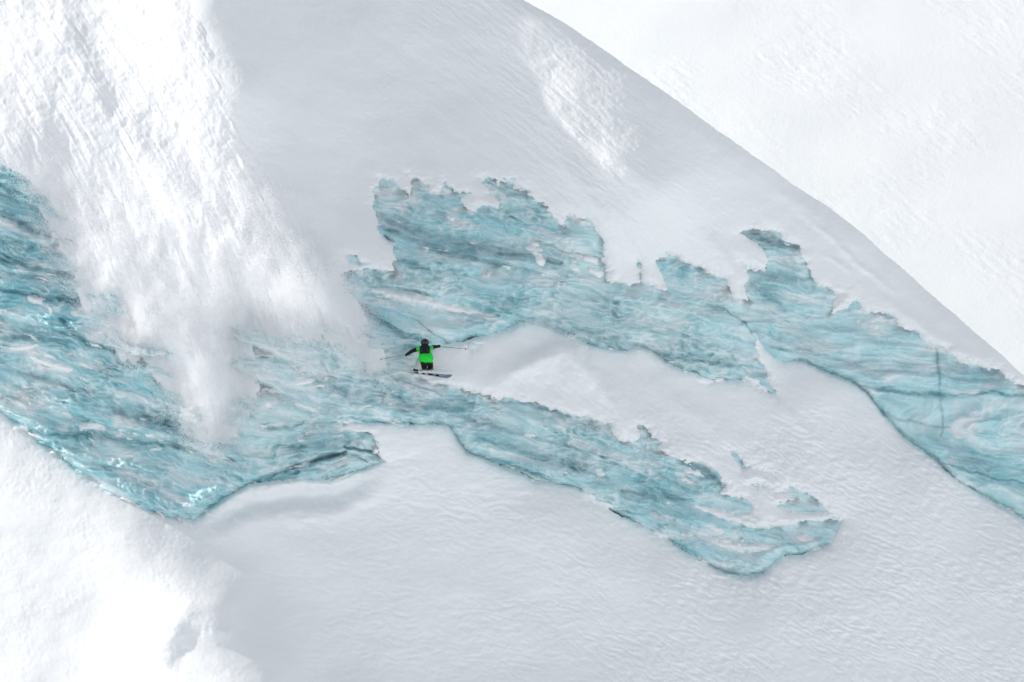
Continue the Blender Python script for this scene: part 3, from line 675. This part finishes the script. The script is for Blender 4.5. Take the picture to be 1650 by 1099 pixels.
    sho = {'l': (-.345, .91, -.22), 'r': (.085, .93, -.27)}; elb = {'l': (-.60, .815, -.36), 'r': (.20, .965, -.50)}; han = {'l': (-.785, .70, -.50), 'r': (.36, .985, -.62)}
    man = thing('person', 'skier in a green jacket, black helmet and dark trousers, arms spread, skiing off the ice', 'person')
    # body: one continuous skinned figure
    J = [pelvis, waist, chest, neck, head]; E = [(0, 1), (1, 2), (2, 3), (3, 4)]; RAD = [.13, .125, .14, .055, .085]
    def chain(root, pts, rads):
        p = root
        for q, r in zip(pts, rads):
            J.append(q); RAD.append(r); E.append((p, len(J) - 1)); p = len(J) - 1
    for k in 'lr':
        chain(0, [hip[k], knee[k], ankle[k], tuple(Vector(ankle[k]) + Vector((.10, -.05, -.08)))], [.095, .062, .045, .04])
        chain(2, [sho[k], elb[k], han[k]], [.062, .045, .034])
    me = bpy.data.meshes.new('body'); me.from_pydata([Vector(j) for j in J], E, [])
    tmp = bpy.data.objects.new('body_tmp', me); COL.objects.link(tmp)
    tmp.modifiers.new('skin', 'SKIN'); sub = tmp.modifiers.new('sub', 'SUBSURF'); sub.levels = 2; sub.render_levels = 2
    for i, v in enumerate(me.skin_vertices[0].data): v.radius = (RAD[i], RAD[i]); v.use_root = (i == 0)
    dg = bpy.context.evaluated_depsgraph_get(); bme = bpy.data.meshes.new_from_object(tmp.evaluated_get(dg)); bme.name = 'body'
    bpy.data.objects.remove(tmp)
    bme.materials.clear(); bme.materials.append(M_SKIN)
    body = bpy.data.objects.new('body', bme); COL.objects.link(body); body.parent = man
    # face on the far side of the head
    bm = bmesh.new(); ell(bm, (-.11, 1.085, -.475), (.018, .026, .03)); obj('nose', bm, M_SKIN, body)
    # jacket
    bm = bmesh.new()
    tube(bm, [(-.085, .375, .06), (-.08, .40, .06), (-.085, .50, .03), (-.095, .60, -.03), (-.115, .74, -.14), (-.12, .86, -.22), (-.122, .93, -.26), (-.125, .99, -.30)],
         [(.15, .12), (.23, .18), (.272, .205), (.265, .20), (.225, .165), (.225, .15), (.18, .12), (.085, .085)], 24, ref=(0, 0, 1))
    bmesh.ops.subdivide_edges(bm, edges=bm.edges[:], cuts=2, use_grid_fill=True)
    cc_ = np.array([v.co[:] for v in bm.verts]); fo = .020 * fbm(cc_[:, 0] * 9 + 3, cc_[:, 1] * 16 + 3, 3, 301) + .012 * ridged(cc_[:, 0] * 6, cc_[:, 1] * 22 + cc_[:, 0] * 8, 2, 305)
    bm.normal_update()
    for v, f_ in zip(bm.verts, fo): v.co += v.normal * float(f_)
    jk = obj('jacket', bm, M_GREEN, man)
    for k in 'lr':
        a, b = Vector(sho[k]), Vector(elb[k]); c = Vector(han[k]); mid = a.lerp(b, .28); cc = Vector(chest)
        bm = bmesh.new(); tube(bm, [a.lerp(cc, .35), a, mid], [.105, .098, .078], 14); obj('shoulder_panel', bm, M_GREEN, jk)
        bm = bmesh.new(); tube(bm, [a.lerp(b, .15), mid, b, b.lerp(c, .5), b.lerp(c, .92)], [.074, .082, .072, .064, .05], 14); obj('sleeve', bm, M_BLACK, jk)
    bm = bmesh.new(); tube(bm, [(-.124, .95, -.28), (-.127, 1.02, -.31)], [.105, .095], 16); obj('collar', bm, M_BLACK, jk)
    # trousers and boots
    bm = bmesh.new(); tube(bm, [(-.07, .44, .05), (-.07, .38, .05), (-.06, .31, .02)], [(.19, .15), (.20, .16), (.13, .12)], 18, ref=(0, 0, 1)); tr = obj('trousers', bm, M_TROU, man)
    for k in 'lr':
        a, b, c = Vector(hip[k]), Vector(knee[k]), Vector(ankle[k])
        bm = bmesh.new(); tube(bm, [a, a.lerp(b, .5), b, b.lerp(c, .4), c], [.125, .122, .115, .108, .10], 14); obj('trouser_leg', bm, M_TROU, tr)
        bm = bmesh.new(); f = c + Vector((.14, -.06, -.10))
        tube(bm, [c + Vector((-.02, .06, .01)), c + Vector((-.01, -.04, 0)), c + Vector((.04, -.075, -.03)), f], [.075, .072, .062, .045], 12); bt = obj('boot', bm, M_BOOT, man)
        for q in range(2):
            bm = bmesh.new(); box(bm, c + Vector((.03, -.01 - .035 * q, .055 - .03 * q)), (.09, .014, .03), bev=.004); obj('buckle', bm, M_POLE, bt)
        # glove with palm, four fingers and a thumb closed on the pole grip
        h = Vector(han[k]); d = (h - b).normalized() if False else (h - Vector(elb[k])).normalized()
        bm = bmesh.new(); tube(bm, [h - d * .07, h - d * .02, h + d * .05], [.052, .058, .050], 12); gl = obj('glove', bm, M_BLACK, man)
        side = 1 if k == 'r' else -1
        for q in range(4):
            o_ = h + d * .05 + Vector((0, .036 - .024 * q, 0)); ln = (.040, .046, .043, .034)[q]
            bm = bmesh.new(); tube(bm, [o_ - d * .02, o_ + d * ln * .7, o_ + d * ln + Vector((0, -.008, .03)), o_ + d * ln * .4 + Vector((0, -.012, .05))], [.0145, .0135, .012, .010], 8); obj('finger', bm, M_BLACK, gl)
        bm = bmesh.new(); o_ = h + Vector((0, .03, .03)); tube(bm, [o_ - d * .02, o_ + d * .02 + Vector((0, .02, .02)), o_ + d * .05 + Vector((0, .0, .035))], [.017, .015, .012], 8); obj('thumb', bm, M_BLACK, gl)
    # helmet
    hr = Matrix.Rotation(math.radians(-20), 4, 'X')
    bm = bmesh.new(); ell(bm, (-.13, 1.125, -.36), (.155, .160, .170), 24, 14, rot=hr)
    dele = [v for v in bm.verts if (v.co.y < 1.02) or (v.co.z < -.46 and v.co.y < 1.10)]; bmesh.ops.delete(bm, geom=dele, context='VERTS')
    hm = obj('helmet', bm, M_HELM, man)
    bm = bmesh.new(); tube(bm, [(-.275, 1.10, -.36), (-.25, 1.10, -.27), (-.18, 1.10, -.21), (-.08, 1.10, -.21), (-.01, 1.10, -.27), (.015, 1.10, -.36)], [(.022, .008)] * 6, 8, ref=(0, 1, 0)); obj('goggle_strap', bm, M_STRAP, hm)
    for q in range(3):
        bm = bmesh.new(); box(bm, (-.155 + .025 * q, 1.225 - .02 * abs(q - 1), -.255), (.014, .05, .02), rot=Matrix.Rotation(.7, 4, 'X'), bev=.004); obj('vent', bm, M_WHITE if q == 0 else M_STRAP, hm)
    bm = bmesh.new(); ell(bm, (-.12, 1.10, -.485), (.095, .055, .04)); obj('goggles', bm, M_LENS, man)
    # backpack
    bp = thing('backpack', 'black backpack worn by the skier over the green jacket', 'backpack', (-.125, .66, -.02))
    L0 = (-.125, .66, -.02); br = Matrix.Rotation(math.radians(-27), 4, 'X')
    bm = bmesh.new(); box(bm, (-.125, .845, -.02), (.37, .34, .18), rot=br, bev=.06); obj('pack_body', bm, M_BLACK, bp, L0)
    bm = bmesh.new(); box(bm, (-.125, .985, -.115), (.30, .12, .17), rot=br, bev=.05); obj('top_lid', bm, M_BLACK, bp, L0)
    bm = bmesh.new(); box(bm, (-.125, .80, .09), (.25, .18, .06), rot=br, bev=.025); obj('front_pocket', bm, M_BLACK, bp, L0)
    for sx in (-1, 1):
        bm = bmesh.new(); tube(bm, [(-.125 + sx * .12, .72, -.02), (-.125 + sx * .215, .80, -.13), (-.125 + sx * .19, .93, -.17), (-.125 + sx * .15, .97, -.20)], [(.026, .010)] * 4, 8); obj('shoulder_strap', bm, M_STRAP, bp, L0)
        bm = bmesh.new(); tube(bm, [(-.125 + sx * .10, .67, .05), (-.125 + sx * .11, .80, .125), (-.125 + sx * .10, .92, .04)], [(.010, .004)] * 3, 6); obj('compression_strap', bm, M_STRAP, bp, L0)
    # poles
    for k, end, lab in (('l', (-1.80, .50, -.02), 'ski pole held out to the left with an orange basket'), ('r', (1.44, .885, -1.05), 'ski pole held out to the right of the skier')):
        h = Vector(han[k]); e = Vector(end); d = (e - h).normalized(); loc = tuple(e)
        po = thing('ski_pole', lab, 'ski pole', loc, 'poles held by the skier')
        bm = bmesh.new(); tube(bm, [h - d * .06, e - d * .04, e], [.009, .007, .003], 10); obj('shaft', bm, M_POLE, po, loc)
        bm = bmesh.new(); tube(bm, [h - d * .11, h - d * .10, h + d * .05, h + d * .06], [.012, .019, .016, .011], 10); obj('grip', bm, M_BLACK, po, loc)
        bm = bmesh.new(); c = e - d * .07; tube(bm, [c - d * .012, c, c + d * .010], [.02, .055, .02], 14); obj('basket', bm, M_ORNG, po, loc)
        bm = bmesh.new(); a, b = frame(d); tube(bm, [h - d * .10 + a * (.03 * math.cos(t_)) + b * (.045 + .045 * math.sin(t_)) for t_ in np.linspace(-1.5, 4.6, 9)], [(.009, .003)] * 9, 6); obj('strap', bm, M_STRAP, po, loc)
    # skis
    def ski(A, B, up, lab, ink):
        A, B = Vector(A), Vector(B); d = (B - A); L = d.length; d.normalize(); up = Vector(up); up = (up - d * up.dot(d)).normalized(); w = d.cross(up).normalized(); loc = tuple(A.lerp(B, .5))
        o = thing('ski', lab, 'ski', loc, 'skis under the skier')
        def pt(t, q, hgt):
            rise = .13 * max(0, (t - .84) / .16) ** 2 + .05 * max(0, (.08 - t) / .08) ** 2 + .012 * math.sin(math.pi * t)
            return A + d * (L * t) + w * q + up * (rise + hgt)
        def half(t):
            e0 = min(1, max(0, t / .05)) ** .5; e1 = min(1, max(0, (1 - t) / .09)) ** .5
            return .062 * (1 - .22 * math.sin(math.pi * min(1, max(0, (t - .08) / .80)))) * min(e0, e1) + .002
        bm = bmesh.new(); T_ = [0, .01, .03, .06, .1, .2, .3, .4, .5, .6, .7, .8, .86, .9, .94, .97, .99, 1.0]; rg = []
        for t in T_:
            hw = half(t); rg.append([bm.verts.new(pt(t, -hw, 0)), bm.verts.new(pt(t, hw, 0)), bm.verts.new(pt(t, hw * .94, .014)), bm.verts.new(pt(t, -hw * .94, .014))])
        for r0, r1 in zip(rg, rg[1:]):
            for k in range(4): bm.faces.new((r0[k], r0[(k + 1) % 4], r1[(k + 1) % 4], r1[k]))
        bm.faces.new(rg[0]); bm.faces.new(rg[-1]); bd = obj('board', bm, M_SKI, o, loc, smooth=False)
        def mark(name, t0, t1, f0, f1, sk, mat, hh):
            bm = bmesh.new(); n = 8; R0 = []
            for i in range(n + 1):
                t = t0 + (t1 - t0) * i / n
                R0.append((bm.verts.new(pt(t, half(t) * f0, hh)), bm.verts.new(pt(min(1, t + sk), half(min(1, t + sk)) * f1, hh))))
            for a, b in zip(R0, R0[1:]): bm.faces.new((a[0], b[0], b[1], a[1]))
            obj(name, bm, mat, bd, loc, smooth=False)
        mark('white_panel', .02, .50, -.92, .92, 0, M_WHITE, .0165)
        for t0, t1 in ink: mark('black_letter', t0, t1, -.8, .8, .02, M_INK, .019)
        c = A.lerp(B, .46); 
        bm = bmesh.new(); rot = Matrix((d, w, up)).transposed().to_4x4()
        box(bm, c + up * .035, (.16, .07, .035), rot=rot, bev=.01); bn = obj('binding_heel', bm, M_BLACK, o, loc)
        bm = bmesh.new(); box(bm, c + d * .30 + up * .035, (.13, .065, .035), rot=rot, bev=.01); obj('binding_toe', bm, M_BLACK, o, loc)
        return o
    ski((-.68, .125, .24), (.87, -.105, -.34), (.10, .55, .83), 'upper ski with black lettering on its white tail, under the skier', [(.03, .19), (.225, .29), (.32, .375), (.41, .47)])
    ski((-.62, .02, .30), (.84, -.20, -.26), (.10, .80, .55), 'lower ski seen edge on under the other ski', [(.04, .16), (.25, .33)])
    # spray thrown up by the skis
    n = 5000; t_ = rng.random(n); q = rng.normal(0, 1, (n, 3))
    lx = -.15 + 1.0 * t_ + .12 * q[:, 0]; ly = .03 - .08 * t_ + np.abs(q[:, 1]) * (.025 + .07 * np.exp(-((t_ - .75) / .25) ** 2)); lz = .16 + .10 * q[:, 2]
    SP = np.stack([lx, ly, lz], 1) @ np.stack([RIGHT, UP, -FWD], 0) + feet_w
    grains('snow_spray', SP, rng.uniform(.006, .014, n), 'small spray of snow around the ski boots')
